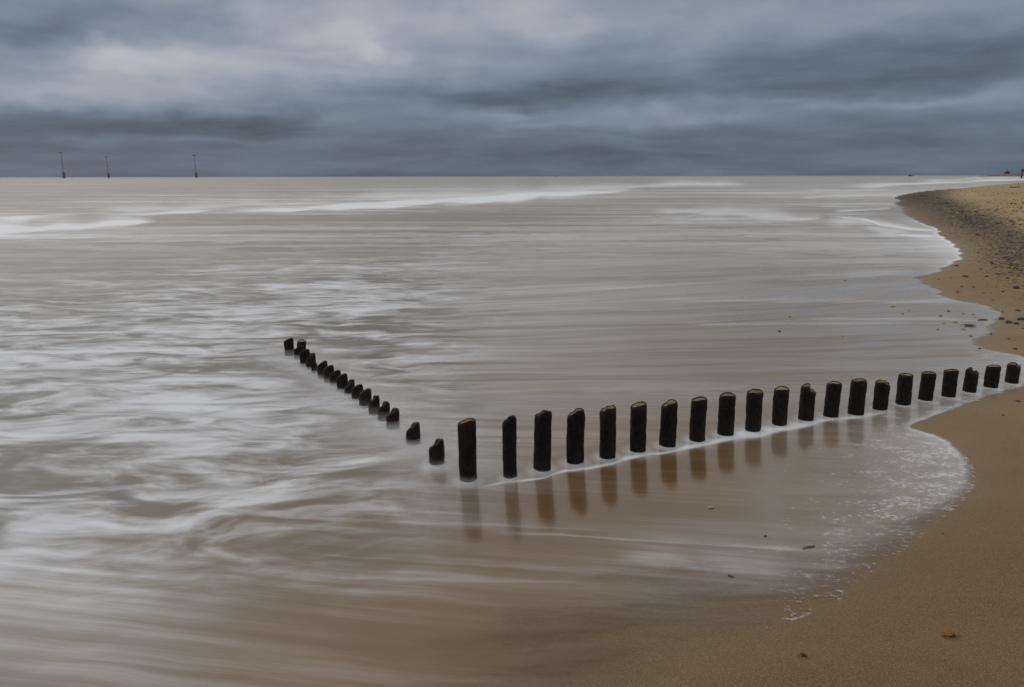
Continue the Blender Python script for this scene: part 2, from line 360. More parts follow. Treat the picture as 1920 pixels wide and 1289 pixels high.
# ------------------------------------------------------------------ materials for the setting
def water_material():
    m, t = mat('silky_sea_water')
    pos0 = t.new('ShaderNodeNewGeometry').outputs['Position']
    pos = t.new('ShaderNodeVectorMath', {0: pos0, 1: (211.37, 31.71, 0)}, operation='ADD').outputs[0]
    pxyz = t.new('ShaderNodeSeparateXYZ', {0: pos0}).outputs
    # the swash runs fan the streaks out: they close up towards the beach
    kk = t.new('ShaderNodeMapRange', {'Value': pxyz[1], 'From Min': 4.5, 'From Max': 16.5, 'To Min': .16, 'To Max': -.33}, clamp=True).outputs[0]
    fan = t.new('ShaderNodeCombineXYZ', {0: 0.0, 1: t.m('MULTIPLY', pxyz[0], kk), 2: 0.0}).outputs[0]
    foam, brown, edge, line, speck, film, swirl, dist = [t.attr(k) for k in ('foam', 'brown', 'edge', 'line', 'speck', 'film', 'swirl', 'dist')]
    # slight fan of the flow
    wv = t.new('ShaderNodeTexNoise', {'Vector': t.scale(pos, (.5, .9, 1)), 'Scale': 1.0, 'Detail': 2}).outputs['Color']
    wvc = t.new('ShaderNodeVectorMath', {0: wv, 1: (.5, .5, .5)}, operation='SUBTRACT').outputs[0]
    pf = t.new('ShaderNodeVectorMath', {0: pos, 1: fan}, operation='ADD').outputs[0]
    def warped(k, base=None):
        s_ = t.new('ShaderNodeVectorMath', {0: wvc}, operation='SCALE'); t.set(s_, 3, k)
        return t.new('ShaderNodeVectorMath', {0: base or pos, 1: s_.outputs[0]}, operation='ADD').outputs[0]
    # wisps (left, broken water)
    wisp1 = t.noise(t.scale(warped(.9), (.8, 1.9, 1)), 1.15, 4, .46, 1.3)
    wisp2 = t.noise(t.scale(warped(1.4), (.33, .8, 1), (5, 2, 0)), 1.0, 3, .45, 1.2)
    wisp3 = t.noise(t.scale(warped(.5), (1.6, 5.5, 1), (1, 7, 0)), 1.5, 4, .55, .4)
    rdg = t.noise(t.scale(warped(1.1), (.8, 1.9, 1), (2, 9, 0)), 1.25, 4, .5, 1.6)
    rdg = t.m('SUBTRACT', 1.0, t.m('MULTIPLY', t.m('ABSOLUTE', t.m('SUBTRACT', rdg, .5)), 4.0), clamp=True)
    wisp = t.m('ADD', t.m('ADD', t.m('MULTIPLY', wisp1, .48), t.m('MULTIPLY', wisp2, .36)), t.m('MULTIPLY', wisp3, .16))
    wisp = t.m('ADD', t.m('MULTIPLY', wisp, .93), t.m('MULTIPLY', t.m('SUBTRACT', rdg, .35), .06))
    wisp = t.m('ADD', wisp, .035)
    # streaks (run-up and backwash)
    st1 = t.noise(t.scale(warped(.35, pf), (.28, 5.0, 1)), 1.0, 5, .55, .1)
    st2 = t.noise(t.scale(warped(.12, pf), (.5, 17.0, 1), (3, 3, 0)), 1.0, 5, .6, 0)
    st3 = t.noise(t.scale(warped(.6, pf), (.16, 1.5, 1), (8, 1, 0)), 1.0, 4, .5, .2)
    streak = t.m('ADD', t.m('ADD', t.m('MULTIPLY', st1, .4), t.m('MULTIPLY', st2, .25)), t.m('MULTIPLY', st3, .35))
    # broad bands for the far water
    fb = t.noise(t.scale(pos, (.03, .22, 1)), 1.0, 5, .55, .3)
    fb2 = t.noise(t.scale(pos, (.01, .05, 1)), 1.0, 5, .6, .2)
    farn = t.m('ADD', t.m('MULTIPLY', fb, .55), t.m('MULTIPLY', fb2, .45))
    n = t.m('ADD', t.m('MULTIPLY', wisp, swirl), t.m('MULTIPLY', streak, t.m('SUBTRACT', 1.0, swirl)))
    fard = t.ramp(dist, 10, 32)
    farm = t.noise(t.scale(warped(2.0), (.08, .6, 1)), 1.0, 5, .6, .8)
    farn = t.m('ADD', .5, t.m('MULTIPLY', t.m('SUBTRACT', t.m('ADD', t.m('MULTIPLY', farn, .55), t.m('MULTIPLY', farm, .45)), .5), 1.7))
    n = t.m('ADD', t.m('MULTIPLY', n, t.m('SUBTRACT', 1.0, fard)), t.m('MULTIPLY', farn, fard))
    c = t.m('MULTIPLY', t.m('SUBTRACT', n, .5), 1.9)
    # contrast is strongest where there is some foam
    amp = t.m('ADD', .34, t.m('MULTIPLY', foam, 3.9))
    amp = t.m('MULTIPLY', amp, t.m('ADD', .75, t.m('MULTIPLY', swirl, .75)))
    f = t.m('ADD', foam, t.m('MULTIPLY', c, amp), clamp=True)
    fs = t.ramp(t.m('ADD', t.m('MULTIPLY', c, 2.5), t.m('MULTIPLY', foam, .88)), .02, 1.06)
    fs = t.m('MULTIPLY', fs, t.ramp(st1, .3, .65, .8, 1.08))
    sw2 = t.m('MULTIPLY', swirl, t.m('SUBTRACT', 1.0, t.ramp(dist, 12, 30)))
    f = t.m('ADD', t.m('MULTIPLY', f, t.m('SUBTRACT', 1.0, sw2)), t.m('MULTIPLY', fs, sw2))
    lf = t.m('MULTIPLY', line, t.m('ADD', 1.2, t.m('MULTIPLY', c, 1.3)), clamp=True)
    # speckled suds left by the swash
    sv = t.scale(pos, (1, 1.6, 1))
    s1 = t.noise(sv, 24, 4, .65, .2); s2 = t.noise(t.scale(pos, (1, 1.8, 1), (9, 4, 0)), 4.5, 3, .55, .3)
    sn = t.m('ADD', t.m('MULTIPLY', s1, .62), t.m('MULTIPLY', s2, .38))
    sth = t.m('SUBTRACT', .705, t.m('MULTIPLY', speck, .262))
    sf = t.m('MULTIPLY', t.m('SUBTRACT', sn, sth), 10.0, clamp=True)
    sf = t.m('MULTIPLY', sf, t.m('MULTIPLY', t.ramp(speck, .02, .2), .58))
    veil = t.m('MULTIPLY', speck, t.m('MULTIPLY', s2, .22))
    tot = t.m('MAXIMUM', f, lf); tot = t.m('ADD', tot, t.m('MULTIPLY', t.m('ADD', sf, veil), t.m('SUBTRACT', 1.0, tot)), clamp=True)
    grey = t.mix(t.ramp(farn, .35, .65), (.186, .179, .160), (.224, .214, .192))
    sandy = t.mix(t.ramp(streak, .38, .62), (.130, .073, .026), (.168, .102, .046))
    base = t.mix(t.ramp(t.m('ADD', brown, t.m('MULTIPLY', c, .45)), 0, 1, smooth=False), grey, sandy)
    base = t.mix(t.m('MULTIPLY', sw2, .85), base, t.mix(t.ramp(brown, 0, .8), (.090, .089, .079), (.103, .072, .038)))
    base = t.mix(t.m('MULTIPLY', film, .5), base, (.086, .048, .018))
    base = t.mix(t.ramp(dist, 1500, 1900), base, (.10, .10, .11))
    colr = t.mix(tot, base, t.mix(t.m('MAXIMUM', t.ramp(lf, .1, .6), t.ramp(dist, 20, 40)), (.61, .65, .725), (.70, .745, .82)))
    # edge: ragged film thinning out over the sand
    e1 = t.noise(t.scale(warped(.2), (.6, 3.2, 1)), 1.6, 5, .6, .1); e2 = t.noise(pos, 26, 3, .6)
    en = t.m('ADD', t.m('MULTIPLY', t.m('SUBTRACT', e1, .5), 1.3), t.m('MULTIPLY', t.m('SUBTRACT', e2, .5), .25))
    alpha = t.ramp(t.m('ADD', edge, t.m('MULTIPLY', en, .9)), -.05, 1.15)
    alpha = t.m('MAXIMUM', alpha, t.m('MULTIPLY', sf, t.ramp(edge, -.3, .0)))
    glassy = t.ramp(t.m('ADD', film, t.m('ADD', t.m('MULTIPLY', c, 1.1), t.m('MULTIPLY', t.m('SUBTRACT', st2, .5), 1.2))), .42, .62)
    glassy = t.m('MULTIPLY', glassy, t.ramp(film, .05, .3))
    rough = t.m('SUBTRACT', .42, t.m('MULTIPLY', glassy, .295))
    rough = t.m('ADD', rough, t.m('MULTIPLY', tot, .22), clamp=True)
    bh = t.m('ADD', t.m('MULTIPLY', st2, .5), t.m('MULTIPLY', n, .5))
    bump = t.new('ShaderNodeBump', {'Height': bh, 'Strength': t.m('SUBTRACT', .25, t.m('MULTIPLY', film, .17)), 'Distance': .012}).outputs[0]
    # thin sheets running over the beach lie on its slope, which falls to the sea
    tilt = t.new('ShaderNodeCombineXYZ', {0: t.m('MULTIPLY', film, -.045), 1: 0.0, 2: 0.0}).outputs[0]
    bn = t.new('ShaderNodeVectorMath', {0: bump, 1: tilt}, operation='ADD').outputs[0]
    bump = t.new('ShaderNodeVectorMath', {0: bn}, operation='NORMALIZE').outputs[0]
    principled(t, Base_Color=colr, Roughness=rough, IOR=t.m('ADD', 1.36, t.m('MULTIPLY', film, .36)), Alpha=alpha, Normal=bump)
    return m
def sand_material():
    m, t = mat('beach_sand')
    pos = t.new('ShaderNodeNewGeometry').outputs['Position']
    dry, wet, dark = t.attr('dry'), t.attr('wet'), t.attr('shingle')
    g1 = t.noise(pos, 150, 4, .75); g2 = t.noise(pos, 60, 4, .6); g3 = t.noise(t.scale(pos, (.8, 1.6, 1)), 1.3, 5, .55, .4)
    v = t.new('ShaderNodeTexVoronoi', {'Vector': pos, 'Scale': 420.0}).outputs['Color']
    vv = t.new('ShaderNodeSeparateXYZ', {0: v}).outputs[0]
    damp = t.mix(t.ramp(g3, .3, .7), (.195, .134, .074), (.225, .158, .092))
    damp = t.mix(t.attr('soak_vignette'), damp, t.mix(t.ramp(g3, .3, .7), (.128, .080, .036), (.150, .097, .047)))  # nearer sand darker: wetter, with lens vignetting also put into the colour
    dryc = t.mix(t.ramp(g3, .3, .7), (.33, .24, .13), (.46, .35, .21))
    c = t.mix(dry, damp, dryc)
    c = t.mix(t.m('MULTIPLY', wet, .25), c, (.20, .15, .10))
    c = t.mix(t.m('MULTIPLY', t.ramp(g1, .46, .62), .55), c, (.075, .044, .018))
    c = t.mix(t.m('MULTIPLY', t.ramp(vv, .72, .95), .45), c, (.42, .33, .22))
    c = t.mix(t.m('MULTIPLY', t.ramp(vv, .12, .02), .45), c, (.055, .04, .025))
    # coarse grit between the stones
    p1 = t.new('ShaderNodeTexVoronoi', {'Vector': t.scale(pos, (1, 1, 1)), 'Scale': 17.0}).outputs['Color']
    p1s = t.new('ShaderNodeSeparateXYZ', {0: p1}).outputs
    pc = t.mix(p1s[1], (.022, .016, .012), (.095, .07, .05))
    c = t.mix(t.m('MULTIPLY', t.ramp(t.m('ADD', dark, t.m('MULTIPLY', t.m('SUBTRACT', p1s[0], .5), .9)), .45, .6), .93), c, pc)
    rough = t.m('SUBTRACT', .85, t.m('MULTIPLY', wet, .38))
    h = t.m('ADD', t.m('MULTIPLY', g2, .5), t.m('MULTIPLY', g1, .25))
    h = t.m('ADD', h, t.m('MULTIPLY', p1s[0], t.m('MULTIPLY', dark, 2.0)))
    bump = t.new('ShaderNodeBump', {'Height': h, 'Strength': .5, 'Distance': .006}).outputs[0]
    principled(t, Base_Color=c, Roughness=rough, IOR=1.35, Specular_IOR_Level=.35, Normal=bump)
    return m
M_WATER = water_material(); M_SAND = sand_material()

th = azimuths(.085)
near = [.35, .6, .9, 1.2, 1.5, 1.8]
wr = rings(333.5, 1330, 640, near, [2600, 4500, 9000, 20000, 50000])
sea = grid_mesh('sea', wr, th, water_fn, keep=lambda xy, sd, r: sd > -.35, material=M_WATER)
sea['kind'] = 'structure'
DRY = [(1690,368,0),(1720,362,.1),(1760,356,.5),(1740,375,.05),(1790,348,.9),(1775,365,1.),(1800,375,1.1),(1900,345,1.),(1900,385,1.1),(1830,388,1.1),(1900,412,1.1),(1740,400,0),(1780,395,0),(1820,408,.1),(1860,415,.2),(1915,430,1.),(1870,438,.2),(1900,452,.4),(1780,430,0),(1840,470,0),(1920,470,.5),(1960,440,1.),(2050,480,.9),
       (1850,520,0),(1920,540,.05),(1900,640,0),(1850,800,0),(1700,1200,0),(1000,1200,0),(2050,600,.2)]
SHING = [(1680,370,1.1),(1700,364,1.1),(1740,358,.95),(1735,372,1.1),(1710,380,1.),(1760,370,.75),(1770,383,1.05),(1800,393,.8),(1740,388,.8),(1710,392,.45),(1730,402,.2),(1800,368,.0),(1860,360,.22),(1900,380,.25),(1840,388,.25),(1770,402,.75),(1810,410,.95),(1840,422,.85),(1870,422,.85),(1880,405,.1),(1790,425,.15),(1850,440,.7),(1890,450,.9),(1900,485,.9),(1870,470,.45),(1840,460,.15),(1915,412,.15),
         (1860,505,.1),(1910,515,.4),(1960,500,.8),(1900,560,.05),(1800,480,0),(1850,600,0),(1750,1000,0),(1000,1200,0),(1790,345,.15)]
def sand_fn(xy, px, py, sd, r):
    z = land_z(xy, sd); px, py, _ = project(np.column_stack([xy, z]))
    wet = np.exp(-np.maximum(-sd, 0)/(.35+.004*r))
    return z, dict(dry=rbf(px, py, DRY, 32)*(sd < 0)*(1-smooth(py, 480, 600)), wet=wet, soak_vignette=smooth(py, 640, 1080), shingle=rbf(px, py, SHING, 28)*(sd < .3)*(r < 400)*(1-smooth(py, 520, 640)))
sr = rings(333.5, 1330, 420, near, [2600])
thB = np.radians(np.array(list(np.arange(-180, -37, 6.))+list(np.arange(-37, 12, .5))+list(np.arange(12, 40, .12))+list(np.arange(40, 180, 4.))+[180.]))
sand = grid_mesh('sand_beach', sr, thB, sand_fn, material=M_SAND)
sand['kind'] = 'structure'

# ------------------------------------------------------------------ tagging and mesh helpers
def tag(o, label=None, cat=None, group=None, kind=None):
    for k, v_ in (('label', label), ('category', cat), ('group', group), ('kind', kind)):
        if v_: o[k] = v_
    return o
def empty(name, loc):
    o = bpy.data.objects.new(name, None); o.location = loc; o.empty_display_size = .1; C.objects.link(o); return o
def link(name, verts, faces, material, parent=None, smooth_=True):
    me = bpy.data.meshes.new(name); me.from_pydata([tuple(v_) for v_ in verts], [], faces)
    me.validate(); me.materials.append(material)
    if smooth_: me.polygons.foreach_set('use_smooth', [True]*len(me.polygons))
    o = bpy.data.objects.new(name, me); C.objects.link(o)
    if parent: o.parent = parent
    return o
def from_bm(name, bm, material, parent=None, smooth_=False):
    me = bpy.data.meshes.new(name); bm.to_mesh(me); bm.free(); me.materials.append(material)
    if smooth_: me.polygons.foreach_set('use_smooth', [True]*len(me.polygons))
    o = bpy.data.objects.new(name, me); C.objects.link(o)
    if parent: o.parent = parent
    return o
def cone(bm, r1, r2, z0, z1, seg=12, at_=(0, 0), rot=None, off=None):
    g_ = bmesh.ops.create_cone(bm, cap_ends=True, segments=seg, radius1=r1, radius2=r2, depth=z1-z0)
    bmesh.ops.translate(bm, vec=(at_[0], at_[1], (z0+z1)/2), verts=g_['verts'])
    if rot is not None: bmesh.ops.rotate(bm, cent=(0, 0, 0), matrix=rot, verts=g_['verts'])
    if off is not None: bmesh.ops.translate(bm, vec=off, verts=g_['verts'])
    return g_['verts']
def box(bm, c, s, rot=None):
    g_ = bmesh.ops.create_cube(bm, size=1)
    bmesh.ops.scale(bm, vec=s, verts=g_['verts'])
    if rot is not None: bmesh.ops.rotate(bm, cent=(0, 0, 0), matrix=rot, verts=g_['verts'])
    bmesh.ops.translate(bm, vec=c, verts=g_['verts']); return g_['verts']

def plain(name, col, rough=.7, nscale=8, amt=.4, col2=None, bump=.3, bd=.01):
    m, t = mat(name)
    pos = t.new('ShaderNodeTexCoord').outputs['Object']
    n_ = t.noise(pos, nscale, 5, .6)
    c2 = col2 or tuple(x*(1-amt) for x in col)
    b = t.new('ShaderNodeBump', {'Height': t.noise(pos, nscale*3, 4, .6), 'Strength': bump, 'Distance': bd}).outputs[0]
    principled(t, Base_Color=t.mix(t.ramp(n_, .35, .65), col, c2), Roughness=rough, Normal=b)
    return m

# ------------------------------------------------------------------ the groyne posts
def shaft_material():
    m, t = mat('tarry_weathered_wood')
    pos = t.new('ShaderNodeNewGeometry').outputs['Position']; rim = t.attr('rim')
    n1_ = t.noise(t.scale(pos, (1, 1, .45)), 38, 5, .65, .4); n2_ = t.noise(pos, 9, 4, .6)
    c = t.mix(t.ramp(n1_, .4, .68), (.004, .003, .0027), (.021, .012, .009))
    c = t.mix(t.m('MULTIPLY', t.ramp(n2_, .52, .7), .55), c, (.020, .008, .006))
    c = t.mix(t.m('MULTIPLY', rim, t.ramp(n1_, .38, .6, .25, .9)), c, (.075, .036, .018))
    v_ = t.new('ShaderNodeTexVoronoi', {'Vector': pos, 'Scale': 70.0}).outputs['Distance']
    h = t.m('ADD', t.m('MULTIPLY', n1_, 1.0), t.m('MULTIPLY', v_, .5))
    b = t.new('ShaderNodeBump', {'Height': h, 'Strength': .9, 'Distance': .012}).outputs[0]
    principled(t, Base_Color=c, Roughness=.62, IOR=1.4, Specular_IOR_Level=.3, Normal=b)
    return m
def core_material(name, c1, c2):
    m, t = mat(name)
    pos = t.new('ShaderNodeTexCoord').outputs['Object']
    n_ = t.noise(pos, 28, 5, .65, .8); n2_ = t.noise(pos, 90, 3, .6)
    c = t.mix(t.ramp(n_, .36, .62), c1, c2)
    c = t.mix(t.m('MULTIPLY', t.ramp(n2_, .55, .7), .6), c, (.03, .018, .01))
    b = t.new('ShaderNodeBump', {'Height': n2_, 'Strength': .7, 'Distance': .006}).outputs[0]
    principled(t, Base_Color=c, Roughness=.7, Normal=b)
    return m
M_SHAFT = shaft_material()
M_CORE = [core_material('dark_end_grain', (.03, .018, .012), (.07, .04, .022)), core_material('orange_end_grain', (.03, .016, .009), (.23, .125, .05)),
          core_material('pale_end_grain', (.04, .026, .015), (.24, .17, .10)), core_material('grey_end_grain', (.09, .075, .05), (.28, .245, .18))]
def sst(x, a, b):
    u = max(0, min(1, (x-a)/(b-a))); return u*u*(3-2*u)
def top_fn(style, dl, df, r, rs):
    jag = [(rs.uniform(0, 6.28), rs.uniform(.25, .5), rs.uniform(.006, .016)) for _ in range(3)]
    def f(x, y, rho):                     # x right, y away from the viewer, both -1..1
        h = 0.0
        if style == 'knob':
            h -= dl*.62*(1-sst(x+.3*y, -.12, .30))+.016*max(0, -x)**2
            h -= .02*max(0, (abs(x-.55)-.3))
        elif style == 'round':
            h -= dl*.8*(max(0, .6-x)/1.6)**1.5+.012*sst(x, .7, 1.0)
        elif style == 'bulge':
            h -= dl*sst(-x, -.25, 1.0)+.012*sst(x, .72, 1.0)
            if x < -.2: h += .006*math.sin((x+.2)*9)
        elif style == 'slant':
            h -= dl*sst(-x, -.5, 1.1)+.006*sst(x, .6, 1.0)
        elif style == 'flat':
            h -= dl*sst(-x, .1, 1.15)+.01*sst(x, .5, 1.1)
        elif style == 'broken':
            h -= dl*sst(-x, .1, 1.1)+.045*sst(x, .12, .3)+.03*sst(x, .55, 1)
        elif style == 'jag':
            h -= dl*sst(-x, .2, 1.1)+.022*sst(x, .3, .5)+.03*sst(x, .75, 1)
        elif style == 'hook':
            h -= .05*sst(x, -.15, .12)-.02*sst(x, .2, .45)*(1-sst(x, .5, 1.))+.03*sst(-x, .5, 1.1)
        elif style == 'hookr':
            h -= .024*sst(x, .28, .4)+.02*sst(-x, .4, 1.1)-.012*sst(x, .85, .95)
        h -= (df-.022)*(1-y)*.5
        a = math.atan2(y, x)
        if style in ('broken', 'jag', 'bulge', 'knob', 'hook'):
            for ja, jw, jd in jag:
                d = abs((a-ja+math.pi) % (2*math.pi)-math.pi)
                h -= jd*math.exp(-(d/jw)**2)*rho
        return h
    return f
def make_post(geo, spec, seed, lean=0.0):
    g0, r, Ht = geo; style = spec[7]; rs = random.Random(seed)
    f = top_fn(style, spec[4], spec[5], r, rs)
    ang = math.atan2(g0.x, g0.y)          # the side of the post turned to the sea path
    root = empty('groyne_post', (g0.x, g0.y, 0)); root.rotation_euler = (rs.uniform(-.012, .012), rs.uniform(-.012, .012)+lean, -ang)
    N = 36; K = 22; verts = []; faces = []; rim = []
    ph = [rs.uniform(0, 6.28) for _ in range(9)]
    def rad(a, z):
        k = 1+.035*math.sin(2*a+ph[0]+z*3)+.025*math.sin(3*a+ph[1]-z*7)+.02*math.sin(5*a+ph[2]+z*19)+.016*math.sin(z*41+ph[3]+2*a)+.012*math.sin(z*83+ph[4]+3*a)
        k += rs.uniform(-.014, .014)
        if style in ('broken', 'jag'): k += .07*math.exp(-((z-Ht+.08)/.02)**2)*max(0, math.cos(a))
        return r*k
    z0 = -.35; tp = [f(math.cos(2*math.pi*i/N), math.sin(2*math.pi*i/N), 1.0)+rs.uniform(-.0025, .0025) for i in range(N)]
    if style in ('knob', 'round'): rho_rim, core_in = .0, None
    for k in range(K+1):
        u = k/K; u = 1-(1-u)**1.25
        for i in range(N):
            a = 2*math.pi*i/N; zt = Ht+tp[i]; z = z0+(zt-z0)*u
            q = rad(a, z)*(1-.05*sst(z, zt-.02, zt))
            verts.append((q*math.cos(a), q*math.sin(a), z)); rim.append(max(0, 1-(zt-z)/.05)*(.4 if spec[6] else .1))
    for k in range(K):
        for i in range(N):
            j = (i+1) % N; faces.append((k*N+i, k*N+j, (k+1)*N+j, (k+1)*N+i))
    solid = spec[6] == 0
    rings_ = [(.93, .002), (.86, -.002), (.7, -.001), (.5, 0), (.3, 0), (.12, 0)] if solid else [(.93, .001), (.82, -.002), (.79, -.018), (.78, -.03)]
    for rho, dz in rings_:
        b = len(verts)
        for i in range(N):
            a = 2*math.pi*i/N; x, y = math.cos(a)*rho, math.sin(a)*rho
            zz = Ht+f(x, y, rho)+dz+rs.uniform(-.002, .002)
            verts.append((r*x, r*y, zz)); rim.append(.35 if not solid else .1)
        for i in range(N):
            j = (i+1) % N; faces.append((b-N+i, b-N+j, b+j, b+i))
    if solid:
        b = len(verts); verts.append((0, 0, Ht+f(0, 0, 0))); rim.append(.1)
        for i in range(N): faces.append((b-N+i, b-N+(i+1) % N, b))
    else: faces.append(tuple(range(len(verts)-N, len(verts)))[::1])
    o = link('shaft', verts, faces, M_SHAFT, root)
    a_ = o.data.attributes.new('rim', 'FLOAT', 'POINT'); a_.data.foreach_set('value', np.array(rim, np.float32))
    if not solid:
        vs = []; fs = []
        for ri, rho in enumerate((.79, .64, .48, .3, .12)):
            for i in range(24):
                a = 2*math.pi*i/24; x, y = math.cos(a)*rho, math.sin(a)*rho
                vs.append((r*x, r*y, Ht+f(x, y, rho)-.006-.004*(1-rho)+rs.uniform(-.003, .003)*(ri > 0)))
        for k in range(4):
            for i in range(24):
                j = (i+1) % 24; fs.append((k*24+i, k*24+j, (k+1)*24+j, (k+1)*24+i))
        b = len(vs); vs.append((0, 0, Ht+f(0, 0, 0)-.01))
        for i in range(24): fs.append((96+i, 96+(i+1) % 24, b))
        # skirt so that the core is a plug, not a sheet
        b2 = len(vs)
        for i in range(24):
            a = 2*math.pi*i/24; vs.append((r*.78*math.cos(a), r*.78*math.sin(a), Ht-.11))
        for i in range(24):
            j = (i+1) % 24; fs.append((b2+i, b2+j, j, i))
        link('end_grain', vs, fs, M_CORE[spec[6]], root)
    return root
ORD = ['first', 'second', 'third', 'fourth', 'fifth', 'sixth', 'seventh', 'eighth', 'ninth', 'tenth', 'eleventh', 'twelfth', 'thirteenth', 'fourteenth',
       'fifteenth', 'sixteenth', 'seventeenth', 'eighteenth', 'nineteenth', 'twentieth', 'last']
RL = {0: 'tall dark post at the corner of the groyne, nearest of the long row', 1: 'slim tall dark post right after the corner post of the long row',
      11: 'dark post with a broken notched top, twelfth from the corner in the long row', 14: 'dark post with a jagged chipped orange top, fifteenth from the corner',
      18: 'short post with a hooked broken top, third from the beach end', 19: 'short post with flat greyish top, second from the beach end',
      20: 'short notched post nearest the sand, at the right end of the long row'}
TONE = ['an all dark rounded top', 'an orange sliver of wood on top', 'a pale tan cut top', 'a dull grey cut top']
for i, (gq, sp_) in enumerate(zip(RG, RIGHT)):
    o = make_post(gq, sp_, 100+i)
    tag(o, RL.get(i, 'dark post with %s, %s from the corner, long row' % (TONE[sp_[6]], ORD[i])), 'post', 'groyne posts in the long row towards the beach')
LL = {0: 'low dark stump with a raised knob beside the tall corner post', 16: 'leaning pale topped post near the seaward end of the short row', 17: 'outermost dark post at the seaward end of the short row',
      1: 'low dark knobbed stump standing alone, second from the corner in the short row', 12: 'smallest stub of the short row, between larger stumps, thirteenth from the corner'}
for i, (gq, sp_) in enumerate(zip(LG, LEFT)):
    o = make_post(gq, sp_, 300+i, lean=.12 if i == 16 else 0)
    tag(o, LL.get(i, 'dark stump with a %s top, %s from the corner, short row' % ('knobbed' if sp_[7] == 'knob' else 'rounded', ORD[i])), 'post', 'groyne posts in the short row out to sea')

# ------------------------------------------------------------------ drifting spray round the seaward posts: thin layers of froth
def mist_material():
    m, t = mat('milky_froth')
    pos = t.new('ShaderNodeNewGeometry').outputs['Position']; d = t.attr('froth')
    n_ = t.noise(t.scale(pos, (1.1, 2.4, 1)), 2.2, 4, .5, .6)
    a = t.m('MULTIPLY', d, t.ramp(n_, .3, .7, .35, 1.0), clamp=True)
    principled(t, Base_Color=(.68, .70, .74), Roughness=1.0, Specular_IOR_Level=0.0, Alpha=a)
    return m
def mist():
    line_ = np.array([[g_.x, g_.y] for g_, _, _ in LG][::-1]+[[RG[0][0].x, RG[0][0].y]])
    lo = line_.min(0)-1.1; hi = line_.max(0)+1.1; s = .055
    xs = np.arange(lo[0], hi[0], s); ys = np.arange(lo[1], hi[1], s)
    V = []; Q = []; D = []; base = 0
    gx, gy = np.meshgrid(xs, ys); xy = np.stack([gx.ravel(), gy.ravel()], 1)
    dd = seg_dist(xy, line_); idx = np.arange(len(xy)).reshape(len(ys), len(xs))
    q = np.stack([idx[:-1, :-1], idx[:-1, 1:], idx[1:, 1:], idx[1:, :-1]], -1).reshape(-1, 4)
    q = q[(dd[q] < .95).any(1)]
    along = smooth(xy[:, 1], RG[0][0].y-.3, RG[0][0].y+1.3)
    L = 9
    for k in range(L):
        u = k/(L-1); z = .008+.105*u**1.2
        z_ = z+.012*np.sin(xy[:, 0]*3+k)+.010*np.sin(xy[:, 1]*4.3-k*.7)*(1+u)
        V.append(np.column_stack([xy, z_*(.6+.4*along)])); Q.append(q+base); base += len(xy)
        D.append(.52*(1-u)**2.1*np.exp(-(dd/(.46-.16*u))**2)*(1-smooth(dd, .55, .9))*(.25+.75*along))
    V = np.vstack(V); Q = np.vstack(Q); D = np.concatenate(D)
    used = np.zeros(len(V), bool); used[Q.ravel()] = True; ix = np.cumsum(used)-1; Q = ix[Q]; V = V[used]; D = D[used]
    me = bpy.data.meshes.new('sea_froth'); me.from_pydata(V.tolist(), [], Q.tolist()); me.materials.append(mist_material())
    me.polygons.foreach_set('use_smooth', [True]*len(me.polygons))
    a = me.attributes.new('froth', 'FLOAT', 'POINT'); a.data.foreach_set('value', D.astype(np.float32))
    o = bpy.data.objects.new('sea_froth', me); C.objects.link(o)
    tag(o, 'milky white froth drifting round the feet of the short row of posts', 'froth', kind='stuff')
mist()

# ------------------------------------------------------------------ stones, weed and flotsam on the beach
ST = {'slate': plain('slate_blue_stone', (.035, .042, .05), .45, 20, .4, bump=.4, bd=.004), 'dark': plain('dark_flint', (.03, .025, .022), .4, 20, .4, bump=.4, bd=.004),
      'brown': plain('brown_flint', (.085, .05, .03), .5, 20, .4, bump=.4, bd=.004), 'tan': plain('tan_stone', (.40, .29, .16), .6, 20, .3, bump=.4, bd=.004),
      'pale': plain('pale_stone', (.55, .50, .42), .6, 20, .25, bump=.4, bd=.004), 'green': plain('green_grey_stone', (.10, .115, .09), .5, 20, .3, bump=.4, bd=.004)}
WEED = plain('brown_seaweed', (.085, .042, .012), .4, 30, .5, bump=.5, bd=.004); WEEDY = plain('yellow_seaweed', (.34, .17, .03), .4, 30, .55, bump=.5, bd=.004)
WOOD = plain('wet_driftwood', (.16, .10, .06), .6, 25, .5, bump=.5, bd=.004)
def stone_verts(rs, sub=2):
    bm = bmesh.new(); bmesh.ops.create_icosphere(bm, subdivisions=sub, radius=1)
    s = Vector((1, rs.uniform(.65, .9), rs.uniform(.42, .62))); ph = [rs.uniform(0, 6.28) for _ in range(6)]
    for v_ in bm.verts:
        c = v_.co; k = 1+.13*math.sin(2.1*c.x+ph[0])*math.sin(1.9*c.y+ph[1])+.09*math.sin(3.3*c.z+ph[2]+2*c.x)+.05*math.sin(5*c.y+ph[3])
        v_.co = Vector((c.x*s.x, c.y*s.y, c.z*s.z))*k
    return bm
PM = {}
for key, m_ in ST.items():
    for j in range(3):
        rs = random.Random(hash(key) % 97+j if False else sum(map(ord, key))+j*13)
        bm = stone_verts(rs); me = bpy.data.meshes.new('pebble'); bm.to_mesh(me); bm.free(); me.materials.append(m_)
        me.polygons.foreach_set('use_smooth', [True]*len(me.polygons)); PM.setdefault(key, []).append(me)
def ground(x, y):                        # photo pixel -> point on the beach surface
    p = at(x, y); d = ray(x, y)
    for _ in range(12):
        q = np.array([[p.x, p.y]]); z = max(land_z(q, shore(q))[0], 0.0)
        tt = (z-CAM.z)/d.z; p = CAM+d*tt
    return p
